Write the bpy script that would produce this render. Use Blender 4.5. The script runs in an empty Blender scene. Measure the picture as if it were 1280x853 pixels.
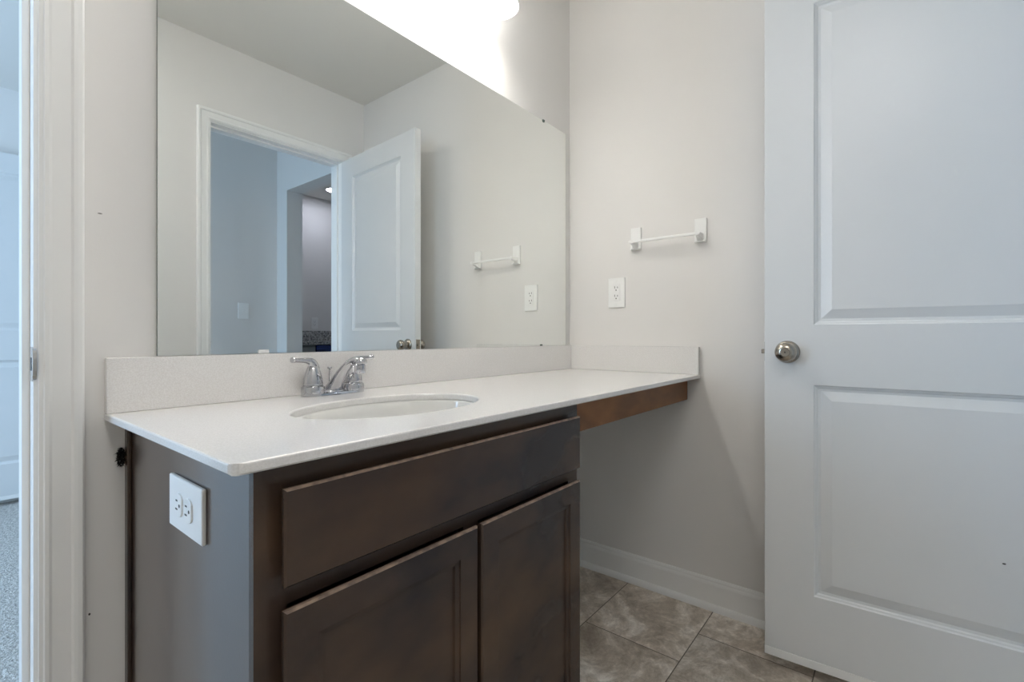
import bpy, bmesh, math, random
from mathutils import Vector, Matrix
random.seed(7)
S = bpy.context.scene
COL = S.collection
# ------------------------------------------------------------------ camera
cam = bpy.data.cameras.new('camera'); camo = bpy.data.objects.new('camera', cam); COL.objects.link(camo)
S.camera = camo
cam.sensor_width = 36; cam.lens = 602 / 1280 * 36
cam.shift_y = -(426.5 - 420.4) / 1280; cam.clip_start = .02
camo.location = (0, -1.125, .98)
camo.rotation_euler = (math.pi / 2, 0, math.atan2(.627, .779) - math.pi / 2)
# ------------------------------------------------------------------ view, world
S.view_settings.view_transform = 'Standard'; S.view_settings.look = 'None'
S.view_settings.gamma = 1; S.view_settings.use_curve_mapping = False
S.view_settings.exposure = -0.2
S.cycles.max_bounces = 14; S.cycles.diffuse_bounces = 8; S.cycles.glossy_bounces = 8
w = bpy.data.worlds.new('sky'); S.world = w; w.use_nodes = True
w.node_tree.nodes['Background'].inputs[0].default_value = (.55, .75, 1, 1)
w.node_tree.nodes['Background'].inputs[1].default_value = 1.0

def area(name, loc, rot, sx, sy, power, col):
    l = bpy.data.lights.new(name, 'AREA'); l.shape = 'RECTANGLE'; l.size = sx; l.size_y = sy
    l.energy = power; l.color = col
    o = bpy.data.objects.new(name, l); COL.objects.link(o); o.location = loc; o.rotation_euler = rot
    return o
DAY = (.49, .715, 1.0)
P_BED, P_HALL, P_BULB, P_SHADE, P_CAN, P_FILL = 118, 27, 158, 12.0, 75, 15
area('bedroom_daylight', (-2.56, 1.6, 1.45), (0, -math.pi / 2, 0), 1.5, 1.5, P_BED, DAY)
area('hall_daylight', (-1.05, -2.18, 1.25), (0, -math.pi / 2, 0), 1.0, .7, P_HALL, DAY)

# ------------------------------------------------------------------ materials
def srgb(r, g, b):
    def f(c):
        c /= 255
        return c / 12.92 if c <= .04045 else ((c + .055) / 1.055) ** 2.4
    return (f(r), f(g), f(b), 1)
def mat(name, col, rough=.5, metal=0, spec=.5, noise=None, bump=None, emis=None, coat=0):
    """noise=(scale, col2, detail) ; bump=(scale, strength, distance)"""
    m = bpy.data.materials.new(name); m.use_nodes = True
    nt = m.node_tree; b = nt.nodes['Principled BSDF']
    b.inputs['Base Color'].default_value = col; b.inputs['Roughness'].default_value = rough
    b.inputs['Metallic'].default_value = metal; b.inputs['Specular IOR Level'].default_value = spec
    b.inputs['Coat Weight'].default_value = coat; b.inputs['Coat Roughness'].default_value = .16 if coat > .9 else .06
    tc = nt.nodes.new('ShaderNodeTexCoord')
    if noise:
        n = nt.nodes.new('ShaderNodeTexNoise'); n.inputs['Scale'].default_value = noise[0]; n.inputs['Detail'].default_value = noise[2]
        mp = nt.nodes.new('ShaderNodeMapping'); nt.links.new(tc.outputs['Object'], mp.inputs['Vector'])
        if len(noise) > 3: mp.inputs['Scale'].default_value = noise[3]
        nt.links.new(mp.outputs['Vector'], n.inputs['Vector'])
        r = nt.nodes.new('ShaderNodeValToRGB')
        r.color_ramp.elements[0].position = .35; r.color_ramp.elements[1].position = .65
        r.color_ramp.elements[0].color = col; r.color_ramp.elements[1].color = noise[1]
        nt.links.new(n.outputs['Fac'], r.inputs['Fac']); nt.links.new(r.outputs['Color'], b.inputs['Base Color'])
    if bump:
        n = nt.nodes.new('ShaderNodeTexNoise'); n.inputs['Scale'].default_value = bump[0]; n.inputs['Detail'].default_value = 4
        nt.links.new(tc.outputs['Object'], n.inputs['Vector'])
        bp = nt.nodes.new('ShaderNodeBump'); bp.inputs['Strength'].default_value = bump[1]; bp.inputs['Distance'].default_value = bump[2]
        nt.links.new(n.outputs['Fac'], bp.inputs['Height']); nt.links.new(bp.outputs['Normal'], b.inputs['Normal'])
    if emis:
        b.inputs['Emission Color'].default_value = emis[0]; b.inputs['Emission Strength'].default_value = emis[1]
    return m
M = {}
M['wall'] = mat('wall_paint', srgb(225, 223, 220), .55, noise=(1.3, srgb(227, 225, 222), 2), bump=(260, .12, .001))
M['ceil'] = mat('ceiling_paint', srgb(226, 224, 219), .8, bump=(180, .15, .001))
M['trim'] = mat('trim_paint', srgb(238, 238, 236), .3, noise=(6, srgb(236, 236, 234), 2))
M['door'] = mat('door_paint', srgb(219, 220, 220), .34, noise=(3, srgb(216, 218, 218), 2), bump=(350, .06, .001))
M['mirror'] = mat('mirror_silver', (.90, .92, .905, 1), .004, 1)
M['mirror_edge'] = mat('mirror_edge', (.10, .13, .12, 1), .2)
M['counter'] = mat('cultured_marble', srgb(229, 227, 225), .16, noise=(420, srgb(219, 217, 214), 1), coat=.2)
M['splash'] = mat('splash_marble', srgb(234, 232, 230), .22, noise=(420, srgb(224, 221, 218), 1))
M['basin'] = mat('basin_glaze', srgb(222, 221, 217), .08, coat=.5)
M['cab'] = mat('espresso_wood', (.086, .051, .031, 1), .27, spec=.45, noise=(3.0, (.026, .020, .021, 1), 4, (1, 1, 1.6)), bump=(420, .08, .001))
M['cab_side'] = mat('espresso_laminate', (.060, .037, .027, 1), .3, spec=.5, noise=(5, (.044, .029, .024, 1), 3), bump=(300, .06, .001), coat=.95)
M['cab_in'] = mat('espresso_dark', (.010, .008, .007, 1), .4)
M['worn'] = mat('worn_wood_edge', (.30, .21, .15, 1), .4, noise=(60, (.12, .08, .06, 1), 4))
M['apron'] = mat('apron_brown_wood', (.29, .125, .045, 1), .42, spec=.3, noise=(7, (.18, .08, .032, 1), 4, (1, 1, 2.5)))
M['chrome'] = mat('chrome', (.56, .56, .58, 1), .07, 1)
M['nickel'] = mat('satin_nickel', (.40, .36, .31, 1), .22, 1)
M['steel'] = mat('steel_plate', (.62, .63, .64, 1), .25, 1)
M['plastic'] = mat('white_plastic', srgb(240, 240, 238), .28, noise=(4, srgb(238, 238, 236), 1))
M['slot'] = mat('socket_slot', (.05, .045, .04, 1), .6)
M['black'] = mat('black_fray', (.006, .006, .006, 1), .9)
M['glass'] = mat('opal_glass', srgb(245, 243, 238), .3, emis=((1, .985, .96, 1), P_SHADE))
M['bulb'] = mat('lit_bulb', (1, 1, 1, 1), .3, emis=((1, .98, .952, 1), P_BULB))
M['can'] = mat('lit_disc', (1, 1, 1, 1), .3, emis=((.80, .83, 1, 1), P_CAN))
M['dome'] = mat('fill_dome', (1, 1, 1, 1), .3, emis=((1, .985, .96, 1), P_FILL))  # glow of the added, unseen fill fixture
M['carpet'] = mat('carpet_pile', srgb(222, 219, 214), .95, noise=(70, srgb(178, 175, 171), 5), bump=(120, 1, .02))
M['granite'] = mat('speckled_granite', (.55, .54, .52, 1), .2, noise=(70, (.11, .11, .115, 1), 3))
M['greycab'] = mat('grey_cabinet', (.26, .28, .28, 1), .4)
M['bluefilm'] = mat('blue_appliance', (.02, .06, .28, 1), .25, noise=(40, (.005, .01, .05, 1), 3, (.2, 1, 3)))
M['pane'] = mat('window_pane', (1, 1, 1, 1), 0)
M['pane'].node_tree.nodes['Principled BSDF'].inputs['Transmission Weight'].default_value = 1

def tile_mat():
    m = bpy.data.materials.new('stone_tile'); m.use_nodes = True; nt = m.node_tree; b = nt.nodes['Principled BSDF']
    N, L = nt.nodes.new, nt.links.new
    tc = N('ShaderNodeTexCoord'); mp = N('ShaderNodeMapping')
    mp.inputs['Location'].default_value = (-1.445 + 6.1, .6085 + .3235 * 20, 0)
    sp = N('ShaderNodeSeparateXYZ'); L(tc.outputs['Object'], sp.inputs[0])
    def mth(op, a, b=None):
        q = N('ShaderNodeMath'); q.operation = op
        for i, v in enumerate((a, b)):
            if v is None: continue
            if hasattr(v, 'links'): L(v, q.inputs[i])
            else: q.inputs[i].default_value = v
        return q.outputs[0]
    row = mth('FLOOR', mth('DIVIDE', mth('ADD', sp.outputs['Y'], .6085), .3235))
    xx = mth('ADD', sp.outputs['X'], mth('MULTIPLY', row, .174))
    cb = N('ShaderNodeCombineXYZ'); L(xx, cb.inputs[0]); L(sp.outputs['Y'], cb.inputs[1])
    L(cb.outputs[0], mp.inputs['Vector'])
    br = N('ShaderNodeTexBrick'); br.offset = 0; br.offset_frequency = 2; br.squash = 1
    br.inputs['Scale'].default_value = 1; br.inputs['Brick Width'].default_value = .61; br.inputs['Row Height'].default_value = .3235
    br.inputs['Mortar Size'].default_value = .0016; br.inputs['Mortar Smooth'].default_value = .1
    br.inputs['Color1'].default_value = (0, 0, 0, 1); br.inputs['Color2'].default_value = (1, 1, 1, 1); br.inputs['Mortar'].default_value = (0, 0, 0, 1)
    L(mp.outputs['Vector'], br.inputs['Vector'])
    # shift the cloud pattern per tile
    sc = N('ShaderNodeVectorMath'); sc.operation = 'SCALE'; sc.inputs['Scale'].default_value = 7.3; L(br.outputs['Color'], sc.inputs[0])
    ad = N('ShaderNodeVectorMath'); L(tc.outputs['Object'], ad.inputs[0]); L(sc.outputs[0], ad.inputs[1])
    n1 = N('ShaderNodeTexNoise'); n1.inputs['Scale'].default_value = 5.5; n1.inputs['Detail'].default_value = 9; n1.inputs['Roughness'].default_value = .74; n1.inputs['Distortion'].default_value = .45
    L(ad.outputs[0], n1.inputs['Vector'])
    r = N('ShaderNodeValToRGB'); e = r.color_ramp.elements
    e[0].position = .36; e[0].color = srgb(156, 144, 130); e[1].position = .66; e[1].color = srgb(240, 235, 227)
    x = e.new(.5); x.color = srgb(188, 177, 163)
    L(n1.outputs['Fac'], r.inputs['Fac'])
    n2 = N('ShaderNodeTexNoise'); n2.inputs['Scale'].default_value = 34; n2.inputs['Detail'].default_value = 8; n2.inputs['Distortion'].default_value = .8; n2.inputs['Roughness'].default_value = .75
    L(ad.outputs[0], n2.inputs['Vector'])
    r2 = N('ShaderNodeValToRGB'); r2.color_ramp.elements[0].position = .35; r2.color_ramp.elements[1].position = .7
    r2.color_ramp.elements[0].color = (.80, .775, .75, 1); r2.color_ramp.elements[1].color = (1.3, 1.3, 1.3, 1)
    L(n2.outputs['Fac'], r2.inputs['Fac'])
    mu = N('ShaderNodeMix'); mu.data_type = 'RGBA'; mu.blend_type = 'MULTIPLY'; mu.inputs[0].default_value = 1
    L(r.outputs['Color'], mu.inputs[6]); L(r2.outputs['Color'], mu.inputs[7])
    mr = N('ShaderNodeMapRange'); mr.inputs['To Min'].default_value = .88; mr.inputs['To Max'].default_value = 1.22; L(br.outputs['Color'], mr.inputs['Value'])
    vs = N('ShaderNodeVectorMath'); vs.operation = 'SCALE'; L(mu.outputs[2], vs.inputs[0]); L(mr.outputs[0], vs.inputs['Scale'])
    mo = N('ShaderNodeMix'); mo.data_type = 'RGBA'; L(br.outputs['Fac'], mo.inputs[0]); L(vs.outputs[0], mo.inputs[6]); mo.inputs[7].default_value = srgb(92, 82, 72)
    L(mo.outputs[2], b.inputs['Base Color']); b.inputs['Roughness'].default_value = .42
    bp = N('ShaderNodeBump'); bp.inputs['Strength'].default_value = .25; bp.inputs['Distance'].default_value = .002
    su = N('ShaderNodeMath'); su.operation = 'SUBTRACT'; L(n2.outputs['Fac'], su.inputs[0]); L(br.outputs['Fac'], su.inputs[1])
    L(su.outputs[0], bp.inputs['Height']); L(bp.outputs['Normal'], b.inputs['Normal'])
    return m
M['tile'] = tile_mat()

# ------------------------------------------------------------------ helpers
def obj(name, bm, m, parent=None, smooth=False, loc=None, **props):
    me = bpy.data.meshes.new(name); bmesh.ops.recalc_face_normals(bm, faces=bm.faces)
    if smooth:
        for f in bm.faces: f.smooth = True
    bm.to_mesh(me); bm.free()
    for x in (m if isinstance(m, (list, tuple)) else [m]): me.materials.append(M[x])
    o = bpy.data.objects.new(name, me); COL.objects.link(o)
    if loc: o.location = loc
    if parent: o.parent = parent
    for k, v in props.items(): o[k] = v
    if smooth == 'auto':
        me.set_sharp_from_angle(angle=math.radians(38))
    return o
def thing(name, label, cat, loc=(0, 0, 0), group=None, rz=0):
    o = bpy.data.objects.new(name, None); COL.objects.link(o); o.location = loc; o.rotation_euler.z = rz
    o.empty_display_size = .05; o['label'] = label; o['category'] = cat
    if group: o['group'] = group
    return o
def B(bm, x0, x1, y0, y1, z0, z1, bev=0, seg=2):
    x0, x1 = sorted((x0, x1)); y0, y1 = sorted((y0, y1)); z0, z1 = sorted((z0, z1))
    r = bmesh.ops.create_cube(bm, size=1)
    vs = r['verts']
    for v in vs:
        v.co = Vector((x0 + (v.co.x + .5) * (x1 - x0), y0 + (v.co.y + .5) * (y1 - y0), z0 + (v.co.z + .5) * (z1 - z0)))
    if bev:
        es = list({e for v in vs for e in v.link_edges})
        bmesh.ops.bevel(bm, geom=es, offset=bev, segments=seg, profile=.6, affect='EDGES')
    return bm
def box(name, x0, x1, y0, y1, z0, z1, m, parent=None, bev=0, seg=2, **p):
    return obj(name, B(bmesh.new(), x0, x1, y0, y1, z0, z1, bev, seg), m, parent, **p)
def struct(name, boxes, m, bev=0, **p):
    bm = bmesh.new()
    for b in boxes: B(bm, *b, bev=bev)
    return obj(name, bm, m, kind='structure', **p)
def lathe(bm, prof, n=40, mtx=None, cap0=False, cap1=False):
    rings = []
    for r, z in prof:
        rings.append([bm.verts.new((r * math.cos(2 * math.pi * i / n), r * math.sin(2 * math.pi * i / n), z)) for i in range(n)])
    for a, b in zip(rings, rings[1:]):
        for i in range(n): bm.faces.new((a[i], a[(i + 1) % n], b[(i + 1) % n], b[i]))
    if cap0: bm.faces.new(rings[0][::-1])
    if cap1: bm.faces.new(rings[-1])
    if mtx: bmesh.ops.transform(bm, matrix=mtx, verts=[v for r in rings for v in r])
    return bm
def catmull(P, n=8):
    P = [Vector(p) for p in P]; Q = [P[0] * 2 - P[1]] + P + [P[-1] * 2 - P[-2]]; out = []
    for i in range(1, len(Q) - 2):
        for k in range(n):
            t = k / n; a, b, c, d = Q[i - 1:i + 3]
            out.append(.5 * ((2 * b) + (c - a) * t + (2 * a - 5 * b + 4 * c - d) * t * t + (3 * b - a - 3 * c + d) * t ** 3))
    out.append(P[-1]); return out
def sweep(bm, pts, n=20, k=8, power=2.0, side=None):
    """pts: (x,y,z, half_width, half_height); section is a superellipse"""
    P = catmull([p[:3] for p in pts], k); R = catmull([(p[3], p[4], 0) for p in pts], k)
    rings = []
    for i, p in enumerate(P):
        t = (P[min(i + 1, len(P) - 1)] - P[max(i - 1, 0)]).normalized()
        s = Vector(side) if side else t.cross(Vector((0, 0, 1)))
        s = (s - t * s.dot(t)).normalized(); u = s.cross(t).normalized()
        ring = []
        for j in range(n):
            a = 2 * math.pi * j / n; c, d = math.cos(a), math.sin(a)
            c = math.copysign(abs(c) ** (2 / power), c); d = math.copysign(abs(d) ** (2 / power), d)
            ring.append(bm.verts.new(p + s * (c * R[i].x) + u * (d * R[i].y)))
        rings.append(ring)
    for a, b in zip(rings, rings[1:]):
        for i in range(n): bm.faces.new((a[i], a[(i + 1) % n], b[(i + 1) % n], b[i]))
    bm.faces.new(rings[0][::-1]); bm.faces.new(rings[-1])
    return bm
def extrude_profile(bm, prof, a, b, up, out):
    """closed 2D profile (o,u) swept from a to b; out,up are the axes"""
    a, b, up, out = map(Vector, (a, b, up, out))
    r0 = [bm.verts.new(a + out * o + up * u) for o, u in prof]; r1 = [bm.verts.new(b + out * o + up * u) for o, u in prof]
    n = len(prof)
    for i in range(n): bm.faces.new((r0[i], r0[(i + 1) % n], r1[(i + 1) % n], r1[i]))
    bm.faces.new(r0[::-1]); bm.faces.new(r1)
    return bm
def leaf(wd, z0, z1, th, panels, prof, both=True, bev=.0015, topmat=None):
    """panelled slab: x 0..wd, front face y=0, back y=th. panels: (x0,x1,z0,z1). prof: [(inset, depth)]"""
    bm = bmesh.new()
    xs = sorted({0, wd} | {p[0] for p in panels} | {p[1] for p in panels})
    zs = sorted({z0, z1} | {p[2] for p in panels} | {p[3] for p in panels})
    def face(y, sgn):
        def ov(x, z):
            return (min(max(x, bev), wd - bev), y, min(max(z, z0 + bev), z1 - bev))
        for i in range(len(xs) - 1):
            for j in range(len(zs) - 1):
                X0, X1, Z0, Z1 = xs[i], xs[i + 1], zs[j], zs[j + 1]
                if any(abs(X0 - p[0]) < 1e-6 and abs(X1 - p[1]) < 1e-6 and abs(Z0 - p[2]) < 1e-6 and abs(Z1 - p[3]) < 1e-6 for p in panels):
                    prev = None
                    for ins, dep in prof:
                        q = [bm.verts.new((a, y + sgn * dep, c)) for a, c in ((X0 + ins, Z0 + ins), (X1 - ins, Z0 + ins), (X1 - ins, Z1 - ins), (X0 + ins, Z1 - ins))]
                        if prev:
                            for k in range(4): bm.faces.new((prev[k], prev[(k + 1) % 4], q[(k + 1) % 4], q[k]))
                        prev = q
                    bm.faces.new(prev)
                else:
                    bm.faces.new([bm.verts.new(ov(a, c)) for a, c in ((X0, Z0), (X1, Z0), (X1, Z1), (X0, Z1))])
    face(0, 1)
    if both: face(th, -1)
    else:
        bm.faces.new([bm.verts.new(v) for v in ((0 + bev, th, z0 + bev), (wd - bev, th, z0 + bev), (wd - bev, th, z1 - bev), (bev, th, z1 - bev))])
    # perimeter with small chamfers
    def loop(i, y): return [bm.verts.new(v) for v in ((i, y, z0 + i), (wd - i, y, z0 + i), (wd - i, y, z1 - i), (i, y, z1 - i))]
    ls = [loop(bev, 0), loop(0, bev), loop(0, th - bev), loop(bev, th)]
    for li, (a, b) in enumerate(zip(ls, ls[1:])):
        for k in range(4):
            f = bm.faces.new((a[k], a[(k + 1) % 4], b[(k + 1) % 4], b[k]))
            if topmat and li <= 1 and k in topmat: f.material_index = 1
    bmesh.ops.remove_doubles(bm, verts=bm.verts, dist=1e-5)
    return bm

# ------------------------------------------------------------------ the room shell
XR, YF, CZ, XL = 1.80, -1.553, 2.45, -1.10     # right wall, door wall, ceiling, left wall
DX0, DX1 = -.65, .135                         # rough opening to the bedroom (mirror wall)
HX0, HX1 = .905, 1.66                         # rough opening to the hall (door wall)
struct('wall_back', [(XL, DX0, 0, .115, 0, CZ), (DX1, 2.3, 0, .115, 0, CZ), (DX0, DX1, 0, .115, 2.06, CZ)], 'wall')
struct('wall_right', [(XR, XR + .12, YF, 0, 0, CZ)], 'wall')
struct('wall_front', [(XL, HX0, YF - .115, YF, 0, CZ), (HX1, XR, YF - .115, YF, 0, CZ), (HX0, HX1, YF - .115, YF, 2.06, CZ)], 'wall')
struct('wall_left', [(XL - .1, XL, YF - .115, .115, 0, CZ)], 'wall')
struct('floor', [(XL, XR, YF - .06, .06, -.1, 0)], 'tile')
struct('ceiling', [(XL - .1, 3.6, -3.9, 0, CZ, CZ + .08), ], 'ceil')
# hall and the room beyond it
struct('wall_hall_far', [(XL - .1, 1.784, -2.80, -2.69, 0, CZ)], 'wall')
struct('wall_hall_right', [(1.784, 1.906, -2.80, -2.533, 0, CZ), (1.784, 1.906, -2.533, -1.76, 2.092, CZ), (1.784, 1.906, -1.76, -1.668, 0, CZ)], 'wall')
struct('wall_kitchen_far', [(1.906, 3.5, -3.85, -3.72, 0, CZ)], 'wall')
struct('wall_kitchen_right', [(3.5, 3.6, -3.72, -1.668, 0, CZ)], 'wall')
struct('wall_kitchen_left', [(1.82, 1.906, -3.85, -2.80, 0, CZ)], 'wall')
struct('wall_kitchen_near', [(1.906, 3.6, -1.668, -1.56, 0, CZ)], 'wall')
struct('floor_hall', [(XL - .1, 3.6, -3.85, YF - .06, -.1, 0)], 'carpet')
HZ0, HZ1 = .8, 2.1
struct('wall_hall_left', [(XL - .2, XL - .1, -2.80, -2.56, 0, CZ), (XL - .2, XL - .1, -1.8, -1.668, 0, CZ), (XL - .2, XL - .1, -2.56, -1.8, 0, HZ0), (XL - .2, XL - .1, -2.56, -1.8, HZ1, CZ)], 'wall')
# bedroom
BX0, BX1, BY = -2.7, 2.3, 3.0
struct('floor_bedroom', [(BX0, BX1, .06, BY, -.1, 0)], 'carpet')
struct('ceiling_bedroom', [(BX0, BX1, .0, BY, CZ, CZ + .08)], 'ceil')
struct('wall_bedroom_far', [(BX0, BX1, BY, BY + .1, 0, CZ)], 'wall')
struct('wall_bedroom_right', [(BX1, BX1 + .1, 0, BY, 0, CZ)], 'wall')
struct('wall_bedroom_near', [(BX0, XL, 0, .115, 0, CZ)], 'wall')
struct('wall_bedroom_left', [(BX0 - .1, BX0, 0, .8, 0, CZ), (BX0 - .1, BX0, 2.4, BY, 0, CZ), (BX0 - .1, BX0, .8, 2.4, 0, .65), (BX0 - .1, BX0, .8, 2.4, 2.2, CZ)], 'wall')
def window(name, x, y0, y1, z0, z1):
    o = struct(name, [(x, x + .05, y0, y0 + .05, z0, z1), (x, x + .05, y1 - .05, y1, z0, z1), (x, x + .05, y0 + .05, y1 - .05, z0, z0 + .05),
                      (x, x + .05, y0 + .05, y1 - .05, z1 - .05, z1), (x + .01, x + .04, y0 + .05, y1 - .05, (z0 + z1) / 2 - .02, (z0 + z1) / 2 + .02)], 'trim')
    box('window_pane', x + .02, x + .026, y0 + .05, y1 - .05, z0 + .05, z1 - .05, 'pane', o)
window('window_1', BX0 - .08, .8, 2.4, .65, 2.2)
window('window_2', XL - .18, -2.56, -1.8, HZ0, HZ1)

# baseboard on the right wall (board with a rounded top, shoe moulding at the foot)
def baseboard(name, a, b, out):
    bm = bmesh.new()
    extrude_profile(bm, [(0, 0), (.010, 0), (.010, .088), (.0085, .094), (.0065, .098), (.006, .104), (.003, .110), (0, .111)], a, b, (0, 0, 1), out)
    o = obj(name, bm, 'trim', kind='structure')
    bm = bmesh.new()
    pr = [(.010, 0)] + [(.010 + .011 * math.cos(t * math.pi / 10), .023 * math.sin(t * math.pi / 10)) for t in range(6)]
    extrude_profile(bm, pr, a, b, (0, 0, 1), out)
    obj('shoe_moulding', bm, 'trim', o)
baseboard('baseboard_right', (XR, YF, 0), (XR, 0, 0), (-1, 0, 0))
baseboard('baseboard_back', (.992, 0, 0), (XR - .02, 0, 0), (0, -1, 0))
baseboard('baseboard_front', (XL, YF, 0), (.857, YF, 0), (0, 1, 0))
baseboard('baseboard_bedroom', (BX0, BY, 0), (BX1, BY, 0), (0, -1, 0))

# door trims -------------------------------------------------------
CAS = [(0, 0), (0, .009), (.005, .0105), (.007, .0125), (.012, .013), (.016, .0115), (.040, .0125), (.043, .0165), (.048, .0175), (.054, .0175), (.057, .015), (.0575, 0)]
def casing(name, x0, x1, ztop, y, sgn):
    """mitred casing round an opening on plane y, protruding sgn; x0,x1,ztop inner edges"""
    bm = bmesh.new()
    def ring(f): return [bm.verts.new(f(a, b)) for a, b in CAS]
    rs = [ring(lambda a, b: (x0 - a, y + sgn * b, 0)), ring(lambda a, b: (x0 - a, y + sgn * b, ztop + a)),
          ring(lambda a, b: (x1 + a, y + sgn * b, ztop + a)), ring(lambda a, b: (x1 + a, y + sgn * b, 0))]
    n = len(CAS)
    for r, s in zip(rs, rs[1:]):
        for i in range(n): bm.faces.new((r[i], r[(i + 1) % n], s[(i + 1) % n], s[i]))
    bm.faces.new(rs[0]); bm.faces.new(rs[-1][::-1])
    return obj(name, bm, 'trim', kind='structure')
def jamb(name, x0, x1, z, ya, yb, sy0, sy1):
    """jamb lining inside opening; x0,x1 inner faces; stop between sy0 and sy1"""
    T = .0185; ya, yb = sorted((ya, yb)); sy0, sy1 = sorted((sy0, sy1))
    o = struct(name, [(x0 - T, x0, ya, yb, 0, z), (x1, x1 + T, ya, yb, 0, z), (x0 - T, x1 + T, ya, yb, z, z + T)], 'trim')
    bm = bmesh.new()
    for b in ((x0, x0 + .010, sy0, sy1, 0, z), (x1 - .010, x1, sy0, sy1, 0, z), (x0 + .010, x1 - .010, sy0, sy1, z - .010, z)): B(bm, *b, bev=.0015)
    obj('door_stop', bm, 'trim', o)
    return o
# bedroom opening in the mirror wall
jb = jamb('trim_1', DX0 + .0185, DX1 - .010, 2.04, -.001, .116, .037, .072)
casing('trim_2', DX0 + .0125, .1305, 2.046, 0, -1)
casing('trim_3', DX0 + .0125, .1305, 2.046, .115, 1)
# hall opening in the door wall
jh = jamb('trim_4', HX0 + .0185, HX1 - .0185, 2.04, YF + .001, YF - .116, YF - .037, YF - .072)
casing('trim_5', HX0 + .0125, HX1 - .0125, 2.046, YF, 1)
# strike plates
def strike(parent, x, y0, y1, z, s, lip):
    bm = bmesh.new()
    B(bm, x - .0012 * s, x, y0, y1, z - .0285, z + .0285, bev=.0004)
    # rounded lip wrapping over the edge of the jamb
    pts = []
    for i in range(9):
        a = -math.pi / 2 + math.pi * i / 8
        pts.append((y0 + lip * (.0035 + .007 * math.cos(a)), z + .026 * math.sin(a)))
    r0 = [bm.verts.new((x - .0016 * s, p, q)) for p, q in pts]; r1 = [bm.verts.new((x + .003 * s, p + lip * .002, q)) for p, q in pts]
    for i in range(8): bm.faces.new((r0[i], r0[i + 1], r1[i + 1], r1[i]))
    bm.faces.new(r0); bm.faces.new(r1[::-1])
    o = obj('strike_plate', bm, 'steel', parent, label='small steel strike plate')
    box('latch_hole', x - .0016 * s, x - .0011 * s, (y0 + y1) / 2 - .006, (y0 + y1) / 2 + .006, z - .011, z + .011, 'slot', o)
strike(jb, DX1 - .010, .0005, .026, .933, 1, -1)
strike(jh, HX0 + .0185, YF - .026, YF - .0005, .945, -1, 1)

# ------------------------------------------------------------------ bathroom door
PROF = [(0, 0), (.003, .0035), (.007, .005), (.010, .0085), (.017, .0095), (.020, .0085), (.040, .0022), (.043, .0012)]
ang = math.atan2(-.9986, .053)
DW, DT = .735, .036
def knob(parent, x, z, side, th):
    """side -1: on the y=0 face, +1: on the y=th face"""
    y = 0 if side < 0 else th
    R = Matrix.Translation((x, y, z)) @ Matrix.Rotation(math.pi / 2 * (1 if side < 0 else -1), 4, 'X')
    bm = bmesh.new()
    lathe(bm, [(.0005, 0), (.0325, 0), (.0325, .003), (.030, .007), (.024, .010), (.014, .012), (.0125, .016), (.012, .026)], 44, R, cap0=True)
    h = obj('door_handle', bm, 'nickel', parent, smooth='auto', label='satin nickel door knob')
    bm = bmesh.new()
    lathe(bm, [(.012, .026), (.016, .028), (.023, .033), (.0268, .040), (.0275, .046), (.0262, .052), (.022, .0575), (.015, .0610), (.0120, .0615), (.0112, .0605), (.004, .0603), (.0005, .0603)], 44, R, cap1=True)
    k = obj('knob', bm, 'nickel', h, smooth='auto')
    bm = bmesh.new(); lathe(bm, [(.0005, .0604), (.0018, .0604), (.0018, .0612), (.0005, .0612)], 12, R, True, True)
    obj('release_hole', bm, 'slot', h)
def panel_door(name, loc, rz, knobs=(1, 1)):
    pn = [(.125, DW - .125, .24, .841), (.125, DW - .125, 1.012, 1.927)]
    bm = leaf(DW, .056, 2.041, DT, pn, PROF)
    d = obj(name, bm, 'door', kind='structure', loc=loc); d.rotation_euler.z = rz
    box('door_sweep', .0, DW, -.0012, DT + .0012, .033, .0562, 'trim', d, bev=.001)
    return d
# x runs from the knob edge to the hinge; front face (y=0) must face -x of the room
door = panel_door('door_1', (1.596, -.81, 0), ang)
knob(door, .060, .934, -1, DT); knob(door, .060, .934, 1, DT)
bm = bmesh.new()
B(bm, -.0012, .0005, .006, DT - .006, .905, .963, bev=.0004)
B(bm, -.0105, 0, .0125, .0235, .928, .941, bev=.002)
obj('latch', bm, 'nickel', door, label='steel latch plate with small bolt')
for zh in (.28, 1.05, 1.85):
    bm = bmesh.new(); lathe(bm, [(.006, zh - .045), (.006, zh + .045)], 16, Matrix.Translation((DW + .004, DT + .004, 0)), True, True)
    B(bm, DW - .001, DW + .0015, DT - .030, DT, zh - .045, zh + .045)
    obj('hinge', bm, 'steel', door, smooth='auto')
bm = bmesh.new(); bmesh.ops.create_icosphere(bm, subdivisions=2, radius=1, matrix=Matrix.Translation((.509, -.0001, .439)) @ Matrix.Diagonal((.0035, .0006, .0018, 1)))
obj('paint_chip', bm, 'slot', door, label='small dark chip in the paint')

# bedroom door standing open in front of the far bedroom wall
bd = panel_door('door_2', (-.02, 2.90, 0), 0)

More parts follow.
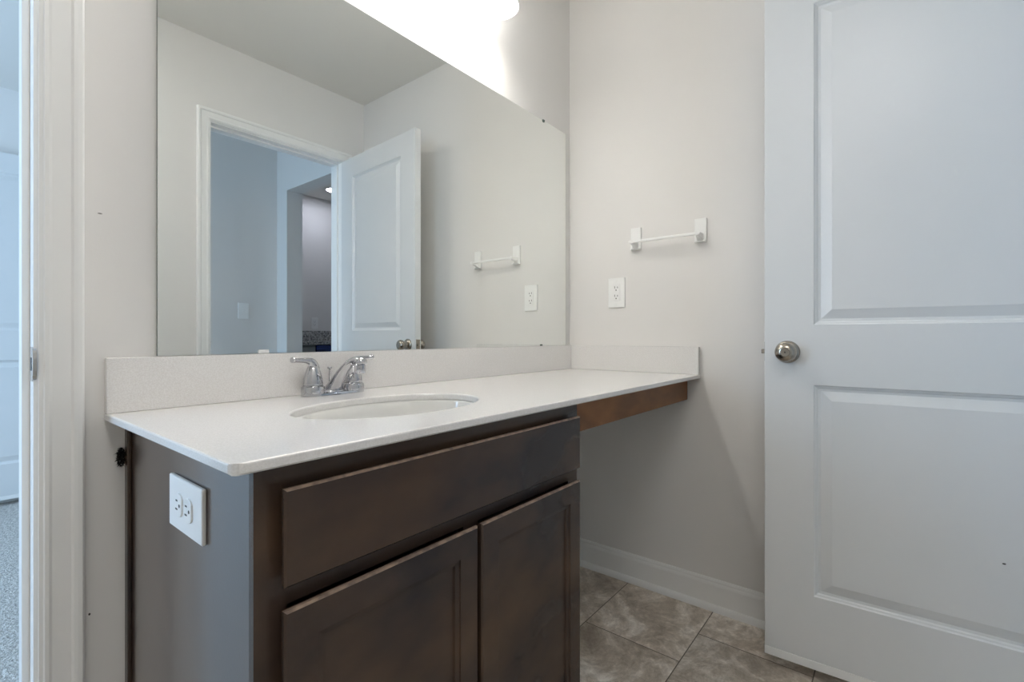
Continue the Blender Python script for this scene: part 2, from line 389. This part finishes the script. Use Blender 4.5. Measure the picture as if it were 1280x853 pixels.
# ------------------------------------------------------------------ mirror
mi = thing('wall_mirror', 'large frameless rectangular mirror on the wall above the counter', 'mirror', (.295, 0, .9415))
MW, MH = 1.752 - .295, 1.847 - .9415
bm = bmesh.new(); B(bm, 0, MW, -.0095, -.0035, 0, MH)
bm.faces.ensure_lookup_table()
for f in bm.faces:
    f.material_index = 0 if f.normal.y < -.5 else 1
o = obj('glass_pane', bm, ['mirror', 'mirror_edge'], mi)
me = o.data
for p in me.polygons: p.material_index = 0 if p.normal.y < -.5 else 1
box('backing', .01, MW - .01, -.0035, 0, .01, MH - .01, 'slot', mi)
for cx, cz, s in ((1.588 - .295, MH, 1), (.46 - .295, MH, 1), (1.572 - .295, 0, -1)):
    bm = bmesh.new(); B(bm, cx - .005, cx + .005, -.0125, -.0098, cz - .006 if s > 0 else cz, cz + .0015 if s > 0 else cz + .006, bev=.001)
    if s > 0: B(bm, cx - .006, cx + .006, -.0125, 0, cz + .0001, cz + .003, bev=.0005)
    obj('mirror_clip', bm, 'mirror_edge', mi)
bm = bmesh.new(); B(bm, .492 - .295 - .010, .492 - .295 + .013, -.0135, -.0098, 0, .008, bev=.002)
obj('mirror_clip', bm, 'plastic', mi, label='clear plastic clip at the mirror foot')

# ------------------------------------------------------------------ vanity cabinet
CX0, CX1, CYF, FY = .2525, .9875, -.528, -.552
vc = thing('vanity_cabinet', 'dark espresso wooden vanity cabinet under the white counter', 'cabinet', (0, 0, 0))
bm = bmesh.new()
B(bm, CX0 + .004, CX1 - .016, -.45, -.438, 0, .10)                 # toe board
B(bm, CX0 + .016, CX1 - .016, -.50, -.012, .10, .116)              # bottom
B(bm, CX0 + .016, CX1 - .016, -.012, -.004, .10, .826)             # back
obj('carcass', bm, 'cab_in', vc)
bm = bmesh.new()
extrude_profile(bm, [(0, .0), (.438, 0), (.438, .10), (.512, .10), (.512, .826), (0, .826)], (CX0, -.004, 0), (CX0 + .016, -.004, 0), (0, 0, 1), (0, -1, 0))
obj('side_panel', bm, 'cab_side', vc, label='side panel reflecting the blue daylight')
bm = bmesh.new()
extrude_profile(bm, [(0, .0), (.438, 0), (.438, .10), (.512, .10), (.512, .826), (0, .826)], (CX1 - .016, -.004, 0), (CX1, -.004, 0), (0, 0, 1), (0, -1, 0))
obj('side_panel', bm, 'cab_side', vc)
bm = bmesh.new()                                                   # face frame
for b in ((CX0, CX0 + .04, .10, .826), (CX1 - .04, CX1, .10, .826), (CX0 + .04, CX1 - .04, .786, .826), (CX0 + .04, CX1 - .04, .645, .688), (CX0 + .04, CX1 - .04, .10, .14), (.605, .642, .14, .645)):
    B(bm, b[0], b[1], CYF, -.516, b[2], b[3])
obj('face_frame', bm, 'cab', vc)
bm = bmesh.new(); B(bm, CX0 - .0065, CX0, -.022, -.002, 0, .826, bev=.002); B(bm, CX0 - .0042, CX0, -.002, 0, 0, .826)
obj('scribe_strip', bm, 'cab', vc, label='narrow strip where the cabinet meets the wall')
def front(name, x0, x1, z0, z1, panel):
    pr = [(0, 0), (.0012, .0035), (.0090, .0045), (.0105, .0088)]
    W_, H_ = x1 - x0, z1 - z0
    pn = [(.043, W_ - .043, .040, H_ - .043)] if panel else []
    bm = leaf(W_, 0, H_, .010, pn, pr, both=False, bev=.0028, topmat=(2,))
    if panel:
        pass
    # stepped back edge
    B(bm, .003, W_ - .003, .010, .014, .003, H_ - .003)
    B(bm, .014, W_ - .014, .014, CYF - FY, .013, H_ - .013)
    return obj(name, bm, ['cab', 'worn'], vc, loc=(x0, FY, z0))
front('drawer_front', .2784, .964, .676, .7955, False)
front('cabinet_door', .2784, .6185, .125, .648, True)
front('cabinet_door', .6285, .964, .125, .648, True)
# wooden apron below the open knee space
ap = box('apron_rail', CX1, 1.789, -.515, -.497, .746, .826, 'apron', bev=.0008,
         label='brown wooden rail under the right end of the counter over the knee space', category='rail')
bm = bmesh.new(); B(bm, 1.789, 1.80, -.512, -.03, .7475, .826)
cl = obj('wall_cleat', bm, 'cab_in', label='thin dark wooden cleat between the wall and the end of the brown rail', category='cleat')

# black frayed hole at the wall beside the cabinet
bm = bmesh.new()
for i in range(150):
    a = random.uniform(0, 2 * math.pi); r = random.uniform(0, 1) ** .6
    cx, cz = .2405 + .0060 * r * math.cos(a), .757 + .017 * r * math.sin(a)
    d = Vector((random.uniform(-1, .4), random.uniform(-1, 0), random.uniform(-1, 1))).normalized()
    p = Vector((cx, -.0005 - random.uniform(0, .004), cz)); s = random.uniform(.0008, .002)
    e1 = d.orthogonal().normalized() * s; e2 = d.cross(e1).normalized() * s
    t = [bm.verts.new(p + v) for v in (e1, e2, -e1, -e2)]; tip = bm.verts.new(p + d * random.uniform(.004, .009))
    if tip.co.y > -.0002: tip.co.y = -.0002
    if tip.co.x > .2458: tip.co.x = .2458
    for k in range(4): bm.faces.new((t[k], t[(k + 1) % 4], tip))
    bm.faces.new(t)
obj('frayed_gap', bm, 'black', label='small frayed black gap in the wall beside the cabinet edge', category='hole')

wb = bpy.data.objects['wall_back']
for nm, x, z, a, b in (('nail_hole', .1965, .484, .0016, .0022), ('scuff_mark', .211, 1.2016, .0035, .0009)):
    bm = bmesh.new(); bmesh.ops.create_icosphere(bm, subdivisions=2, radius=1, matrix=Matrix.Translation((x, -.0001, z)) @ Matrix.Diagonal((a, .0005, b, 1)))
    obj(nm, bm, 'slot', wb)
# ------------------------------------------------------------------ countertop with an oval cut-out
SX, SY, SA, SB = .622, -.313, .2065, .136
ct = thing('countertop', 'long white speckled stone counter along the mirror wall', 'countertop', (0, 0, .826))
X0, X1, Y0, Y1, ZT, TH = .2165, XR - .0005, -.561, -.0005, .840, .014
bm = bmesh.new()
NS = 96
def outer_pt(a):
    """point on the counter rectangle (rounded front-left corner) in direction a from the sink centre"""
    c, s = math.cos(a), math.sin(a); t = 1e9
    if c > 1e-9: t = min(t, (X1 - SX) / c)
    if c < -1e-9: t = min(t, (X0 - SX) / c)
    if s > 1e-9: t = min(t, (Y1 - SY) / s)
    if s < -1e-9: t = min(t, (Y0 - SY) / s)
    return SX + c * t, SY + s * t
angs = [2 * math.pi * i / NS for i in range(NS)]
for cx, cy in ((X0, Y0), (X0, Y1), (X1, Y0), (X1, Y1)): angs.append(math.atan2(cy - SY, cx - SX) % (2 * math.pi))
RC = .016
for k in range(7):                                                  # arc of the rounded front-left corner
    a = math.pi + math.pi / 2 * k / 6; px, py = X0 + RC + RC * math.cos(a), Y0 + RC + RC * math.sin(a)
    angs.append(math.atan2(py - SY, px - SX) % (2 * math.pi))
angs = sorted(set(round(a, 6) for a in angs)); n = len(angs)
def rounded(a):
    x, y = outer_pt(a)
    if x < X0 + RC and y < Y0 + RC:
        cx, cy = X0 + RC, Y0 + RC; c, s = math.cos(a), math.sin(a)
        dx, dy = SX - cx, SY - cy; b = dx * c + dy * s; q = dx * dx + dy * dy - RC * RC
        disc = b * b - q
        if disc > 0:
            t = -b + math.sqrt(disc); return SX + c * t, SY + s * t
    return x, y
E = .0025
def prof_ring(ins, z): 
    out = []
    for a in angs:
        x, y = rounded(a)
        x = min(max(x, X0 + ins), X1); y = max(y, Y0 + ins) if y < Y1 - .01 else y
        out.append(bm.verts.new((x, y, z)))
    return out
def hole_ring(k, z): return [bm.verts.new((SX + (SA + k) * math.cos(a), SY + (SB + k) * math.sin(a), z)) for a in angs]
rings = [hole_ring(0, ZT - TH), hole_ring(0, ZT - .003), hole_ring(.0012, ZT - .0008), hole_ring(.004, ZT), prof_ring(E, ZT), prof_ring(.0006, ZT - .0009), prof_ring(0, ZT - E), prof_ring(0, ZT - TH + E), prof_ring(E, ZT - TH)]
rings.append(rings[0])
for a_, b_ in zip(rings, rings[1:]):
    for i in range(n):
        try: bm.faces.new((a_[i], a_[(i + 1) % n], b_[(i + 1) % n], b_[i]))
        except ValueError: pass
obj('counter_slab', bm, 'counter', ct, loc=(0, 0, -.826))
box('backsplash', X0, XR - .0005, -.0195, -.0005, ZT + .0002, .9405, 'splash', bev=.0015, label='long low white splash standing on the counter under the mirror', category='backsplash')
box('side_splash', XR - .0195, XR - .0005, -.558, -.0197, ZT + .0002, .9405, 'counter', bev=.0015, label='short white splash on the counter end against the bare side wall', category='backsplash')
# sink
sk = thing('sink', 'white oval basin set below the counter in front of the faucet', 'sink', (SX, SY, 0))
bm = bmesh.new(); zb = ZT - TH
pr = [(1.09, 0), (1.015, 0), (.985, -.004), (.965, -.02), (.93, -.05), (.86, -.085), (.72, -.115), (.52, -.133), (.30, -.141), (.11, -.143)]
rr = []
for k, dz in pr: rr.append([bm.verts.new((SA * k * math.cos(2 * math.pi * i / 72), SB * k * math.sin(2 * math.pi * i / 72), zb + dz)) for i in range(72)])
po = [(1.09, -.012), (1.02, -.02), (.99, -.06), (.90, -.10), (.74, -.13), (.5, -.148), (.11, -.156)]
ro = [[bm.verts.new((SA * k * math.cos(2 * math.pi * i / 72), SB * k * math.sin(2 * math.pi * i / 72), zb + dz)) for i in range(72)] for k, dz in po]
seq = rr[::-1] + ro
for a_, b_ in zip(seq, seq[1:]):
    for i in range(72): bm.faces.new((a_[i], a_[(i + 1) % 72], b_[(i + 1) % 72], b_[i]))
obj('basin', bm, 'basin', sk, smooth='auto')
bm = bmesh.new(); lathe(bm, [(.0215, -.004), (.023, .0), (.022, .003), (.017, .0025), (.016, .001), (.0155, .004), (.011, .006), (.0005, .0065)], 32, Matrix.Translation((0, 0, zb - .143)), cap0=True)
obj('drain', bm, 'chrome', sk, smooth='auto')

# ------------------------------------------------------------------ faucet
fc = thing('faucet', 'chrome two-handle faucet with an arched spout behind the oval sink', 'faucet', (.641, -.0525, ZT + .0004))
bm = bmesh.new(); rings = []
def stadium(hw, hd, z, wa=0):
    pts = []
    for i in range(48):
        a = 2 * math.pi * i / 48; c, s = math.cos(a), math.sin(a)
        x = (hw - hd) * (1 if c > 1e-6 else -1 if c < -1e-6 else 0) + hd * c
        pinch = 1 - wa * math.exp(-(x / .022) ** 2)
        pts.append(bm.verts.new((x, hd * s * (pinch), z)))
    return pts
seq = [stadium(.0775, .0265, 0), stadium(.0775, .0265, .003), stadium(.0765, .0255, .0055), stadium(.0735, .0225, .0065)]
bm.faces.new(seq[0][::-1]); bm.faces.new(seq[-1])
for a_, b_ in zip(seq, seq[1:]):
    for i in range(48): bm.faces.new((a_[i], a_[(i + 1) % 48], b_[(i + 1) % 48], b_[i]))
obj('base_plate', bm, 'chrome', fc, smooth='auto')
for s in (-1, 1):
    T = Matrix.Translation((s * .053, 0, 0))
    bm = bmesh.new()
    lathe(bm, [(.0268, 0.0002), (.0268, .015), (.0264, .0185), (.0255, .0212), (.0235, .0222), (.0228, .0238), (.0205, .0245)], 40, T, cap0=True, cap1=True)
    hub = obj('handle_collar', bm, 'chrome', fc, smooth='auto')
    bm = bmesh.new()
    lathe(bm, [(.0218, .0246), (.0220, .029), (.0208, .040), (.0178, .052), (.0145, .062), (.0118, .069), (.006, .073), (.0005, .074)], 36, T, cap0=True)
    pts = [(s * .049, 0, .056, .011, .012), (s * .051, -.001, .068, .0100, .0115), (s * .058, -.002, .0785, .0085, .0098), (s * .069, -.003, .0825, .0072, .0070), (s * .083, -.004, .0838, .0068, .0056), (s * .097, -.005, .0845, .0070, .0052), (s * .1035, -.0055, .0852, .0085, .0068), (s * .1065, -.0058, .0854, .0080, .0062)]
    sweep(bm, pts, 18, 6, side=(0, 1, 0))
    obj('lever_handle', bm, 'chrome', fc, smooth='auto')
bm = bmesh.new()
pts = [(0, -.001, .0065, .027, .019), (0, -.003, .015, .0215, .016), (0, -.016, .032, .0165, .0115), (0, -.038, .054, .0142, .0088), (0, -.062, .0715, .0128, .0082), (0, -.084, .082, .0122, .0082), (0, -.101, .0845, .0122, .0090), (0, -.115, .0812, .0125, .0105), (0, -.1215, .076, .010, .008)]
sweep(bm, pts, 24, 7, power=2.3, side=(1, 0, 0))
obj('spout', bm, 'chrome', fc, smooth='auto')
bm = bmesh.new(); lathe(bm, [(.0005, 0), (.0095, 0), (.0118, .001), (.0124, .006), (.0124, .020), (.009, .024)], 28, Matrix.Translation((0, -.110, .054)), cap0=True, cap1=True)
obj('aerator', bm, 'chrome', fc, smooth='auto')
bm = bmesh.new(); lathe(bm, [(.0022, .018), (.0022, .058), (.0055, .060), (.006, .062), (.005, .0645), (.0005, .065)], 18, Matrix.Translation((0, .0185, 0)), cap0=True)
obj('lift_rod', bm, 'chrome', fc, smooth='auto')

# ------------------------------------------------------------------ outlets, switches
def plate(bm, w, h, t, bev):
    B(bm, -w / 2, w / 2, -t, 0, -h / 2, h / 2, bev=bev, seg=3)
def place(o, loc, facing, roll=0):
    # local: x right, z up, -y out of the wall
    rz = {'-y': 0, '-x': -math.pi / 2, '+y': math.pi, '+x': math.pi / 2}[facing]
    o.matrix_world = Matrix.Translation(loc) @ Matrix.Rotation(rz, 4, 'Z') @ Matrix.Rotation(roll, 4, 'Y')
def slots(bm, cx, cz, y, sc=1):
    for dx, h in ((-.0063, .0085), (.0063, .007)): B(bm, cx + (dx - .0011) * sc, cx + (dx + .0011) * sc, y - .0003, y, cz + .0015, cz + .0015 + h * sc)
    lathe(bm, [(.0005, 0), (.0026 * sc, 0), (.0026 * sc, .0003), (.0005, .0003)], 14, Matrix.Translation((cx, y, cz - .006 * sc)) @ Matrix.Rotation(math.pi / 2, 4, 'X'), True, True)
# duplex outlet lying sideways on the cabinet side
oc = thing('electrical_outlet', 'white outlet plate mounted sideways on the side of the dark cabinet', 'outlet')
bm = bmesh.new(); plate(bm, .078, .133, .0065, .003); obj('cover_plate', bm, 'plastic', oc)
for cz in (-.0195, .0195):
    bm = bmesh.new()
    pts = []
    for i in range(40):
        a = 2 * math.pi * i / 40; pts.append((.0172 * math.cos(a), max(-.0135, min(.0135, .0172 * math.sin(a))) + cz))
    r0 = [bm.verts.new((x, -.0064, z)) for x, z in pts]; r1 = [bm.verts.new((x, -.0085, z)) for x, z in pts]; r2 = [bm.verts.new((x * .95, -.0090, (z - cz) * .95 + cz)) for x, z in pts]
    for a_, b_ in ((r0, r1), (r1, r2)):
        for i in range(40): bm.faces.new((a_[i], a_[(i + 1) % 40], b_[(i + 1) % 40], b_[i]))
    bm.faces.new(r2); bm.faces.new(r0[::-1])
    r = obj('receptacle', bm, 'plastic', oc)
    bm = bmesh.new(); slots(bm, 0, cz, -.0090); obj('socket_holes', bm, 'slot', r)
bm = bmesh.new(); lathe(bm, [(.0005, 0), (.003, 0), (.0026, .0012), (.0005, .0014)], 14, Matrix.Translation((0, -.0064, 0)) @ Matrix.Rotation(math.pi / 2, 4, 'X'), True, True); obj('screw', bm, 'plastic', oc)
place(oc, (CX0, -.3175, .731), '-x', -math.pi / 2)
# decorator outlet on the right wall
ow = thing('electrical_outlet', 'white upright outlet on the bare wall below the towel bar', 'outlet')
bm = bmesh.new(); plate(bm, .074, .121, .006, .0028); obj('cover_plate', bm, 'plastic', ow)
bm = bmesh.new(); B(bm, -.0168, .0168, -.0085, -.0058, -.0335, .0335, bev=.0012); r = obj('receptacle', bm, 'plastic', ow)
bm = bmesh.new(); slots(bm, 0, .016, -.0085); slots(bm, 0, -.018, -.0085); obj('socket_holes', bm, 'slot', r)
for z in (-.048, .048):
    bm = bmesh.new(); lathe(bm, [(.0005, 0), (.0028, 0), (.0024, .001), (.0005, .0012)], 14, Matrix.Translation((0, -.0059, z)) @ Matrix.Rotation(math.pi / 2, 4, 'X'), True, True)
    obj('screw', bm, 'plastic', ow)
place(ow, (XR, -.2265, 1.157), '-x')
def switch(loc, facing, label, name='light_switch', cat='switch', w=.074):
    t = thing(name, label, cat)
    bm = bmesh.new(); plate(bm, w, .118, .006, .0028); obj('cover_plate', bm, 'plastic', t)
    if name == 'light_switch':
        bm = bmesh.new(); B(bm, -.0055, .0055, -.0072, -.0058, -.012, .012, bev=.0008); B(bm, -.004, .004, -.0155, -.0065, .000, .007, bev=.001)
        obj('toggle', bm, 'plastic', t)
    else:
        bm = bmesh.new(); B(bm, -.0168, .0168, -.0085, -.0058, -.0335, .0335, bev=.0012); r = obj('receptacle', bm, 'plastic', t)
        bm = bmesh.new(); slots(bm, 0, .016, -.0085); slots(bm, 0, -.018, -.0085); obj('socket_holes', bm, 'slot', r)
    place(t, loc, facing); return t
switch((1.535, -2.69, 1.168), '+y', 'white toggle switch on the blue-lit hall wall seen in the mirror')
switch((2.66, -3.72, 1.115), '+y', 'pale outlet plate on the far wall above the speckled granite counter', 'electrical_outlet', 'outlet')

# ------------------------------------------------------------------ towel bar
tb = thing('towel_bar', 'short white towel bar on two square posts mounted on the wall', 'towel bar', (XR, -.436, 1.365))
for yc in (.125, -.125):
    bm = bmesh.new(); B(bm, -.008, 0, yc - .0215, yc + .0215, -.0435, .0435, bev=.0025, seg=3); pl = obj('mounting_plate', bm, 'plastic', tb)
    bm = bmesh.new()                                               # tapered bracket reaching out to the bar
    a = [(-.0075, yc + s * .0120, z) for s, z in ((-1, -.040), (1, -.040), (1, -.012), (-1, -.012))]
    b = [(-.026, yc + s * .0070, z) for s, z in ((-1, -.030), (1, -.030), (1, -.013), (-1, -.013))]
    c = [(-.052, yc + s * .0055, z) for s, z in ((-1, -.026), (1, -.026), (1, -.010), (-1, -.010))]
    R_ = [[bm.verts.new(v) for v in q] for q in (a, b, c)]
    for p, q in zip(R_, R_[1:]):
        for i in range(4): bm.faces.new((p[i], p[(i + 1) % 4], q[(i + 1) % 4], q[i]))
    bm.faces.new(R_[0][::-1]); bm.faces.new(R_[-1])
    bmesh.ops.bevel(bm, geom=list(bm.edges), offset=.002, segments=2, affect='EDGES')
    B(bm, -.018, -.0075, yc - .0195, yc + .0195, -.0435, -.0395, bev=.001)
    obj('bracket', bm, 'plastic', tb)
box('bar', -.051, -.041, -.137, .137, -.023, -.013, 'plastic', tb, bev=.0035, seg=3)

# ------------------------------------------------------------------ vanity light
vl = thing('vanity_light', 'wall light above the mirror with three glowing white bell shades', 'wall lamp', (.99, 0, 2.20))
bm = bmesh.new(); B(bm, -.27, .27, -.022, 0, -.035, .035, bev=.008, seg=3); obj('back_plate', bm, 'nickel', vl)
for dx in (-.2, 0, .2):
    bm = bmesh.new(); sweep(bm, [(dx, -.020, 0, .007, .007), (dx, -.05, .012, .007, .007), (dx, -.085, .012, .007, .007), (dx, -.107, -.004, .007, .007), (dx, -.11, -.022, .007, .007)], 14, 6, side=(1, 0, 0))
    arm = obj('arm', bm, 'nickel', vl, smooth='auto')
    bm = bmesh.new(); lathe(bm, [(.006, -.018), (.022, -.021), (.025, -.026), (.025, -.045)], 28, Matrix.Translation((dx, -.11, 0)), cap0=True); obj('socket_cup', bm, 'nickel', arm, smooth='auto')
    bm = bmesh.new()
    lathe(bm, [(.024, -.030), (.032, -.040), (.042, -.062), (.050, -.09), (.057, -.12), (.063, -.142), (.0665, -.150), (.0635, -.150), (.060, -.142), (.054, -.12), (.047, -.09), (.039, -.062), (.030, -.043), (.024, -.036)], 48, Matrix.Translation((dx, -.11, 0)))
    obj('glass_shade', bm, 'glass', vl, smooth='auto')
    bm = bmesh.new(); lathe(bm, [(.0005, -.118), (.012, -.116), (.022, -.108), (.0265, -.097), (.0265, -.087), (.022, -.073), (.014, -.058), (.013, -.046)], 28, Matrix.Translation((dx, -.11, 0)), cap0=True, cap1=True)
    obj('bulb', bm, 'bulb', vl, smooth='auto')

# fill light added out of view above the camera, modelled as a flush dome
cl_ = thing('added_fill_light', 'round flush dome added out of view as fill light for the bathroom', 'ceiling light', (-.05, -1.20, CZ))
bm = bmesh.new(); lathe(bm, [(.285, 0), (.285, -.014), (.275, -.020), (.250, -.020)], 40, cap0=True, cap1=True); obj('canopy', bm, 'nickel', cl_, smooth='auto')
bm = bmesh.new(); lathe(bm, [(.265, -.0205), (.255, -.042), (.215, -.066), (.14, -.082), (.05, -.088), (.0005, -.089)], 40, cap0=True); obj('dome', bm, 'dome', cl_, smooth='auto')

# ------------------------------------------------------------------ the room seen through the hall in the mirror
kc = thing('base_cabinet', 'plain grey base cabinet under the granite counter seen in the mirror', 'cabinet', (1.906, -3.72, 0))
box('cabinet_body', 0.002, .444, .002, .58, .10, .90, 'greycab', kc); box('toe_board', 0.002, .444, .03, .52, 0, .10, 'cab_in', kc)
bm = leaf(.42, 0, .76, .018, [(.05, .37, .05, .71)], [(0, 0), (.006, .006)], both=False)
dd = obj('cabinet_door', bm, 'greycab', kc, loc=(.432, .598, .12)); dd.rotation_euler.z = math.pi
dw = thing('dishwasher', 'dark blue appliance under the granite counter seen in the mirror', 'dishwasher', (2.352, -3.72, 0))
box('appliance_body', 0, .60, .01, .575, .02, .895, 'cab_in', dw); box('front_panel', .002, .598, .575, .600, .10, .845, 'bluefilm', dw, bev=.004)
box('control_panel', .002, .598, .575, .598, .848, .893, 'bluefilm', dw, bev=.003)
gt = thing('granite_counter', 'speckled grey granite counter with low splash seen in the mirror', 'countertop', (1.906, -3.72, .901))
box('counter_slab', .001, 1.5, .001, .625, .0, .033, 'granite', gt, bev=.003)
box('backsplash', .001, 1.5, .001, .022, .033, .135, 'granite', gt, bev=.002)
dl = thing('recessed_light', 'bright round recessed ceiling light seen in the mirror', 'ceiling light', (2.66, -3.33, CZ))
bm = bmesh.new(); lathe(bm, [(.076, -.002), (.085, -.006), (.095, -.003), (.095, 0), (.076, 0)], 36); obj('trim_ring', bm, 'plastic', dl, smooth='auto')
bm = bmesh.new(); lathe(bm, [(.0005, -.004), (.0755, -.003), (.0755, -.0005), (.0005, -.0005)], 36, None, True, True); obj('lens', bm, 'can', dl)
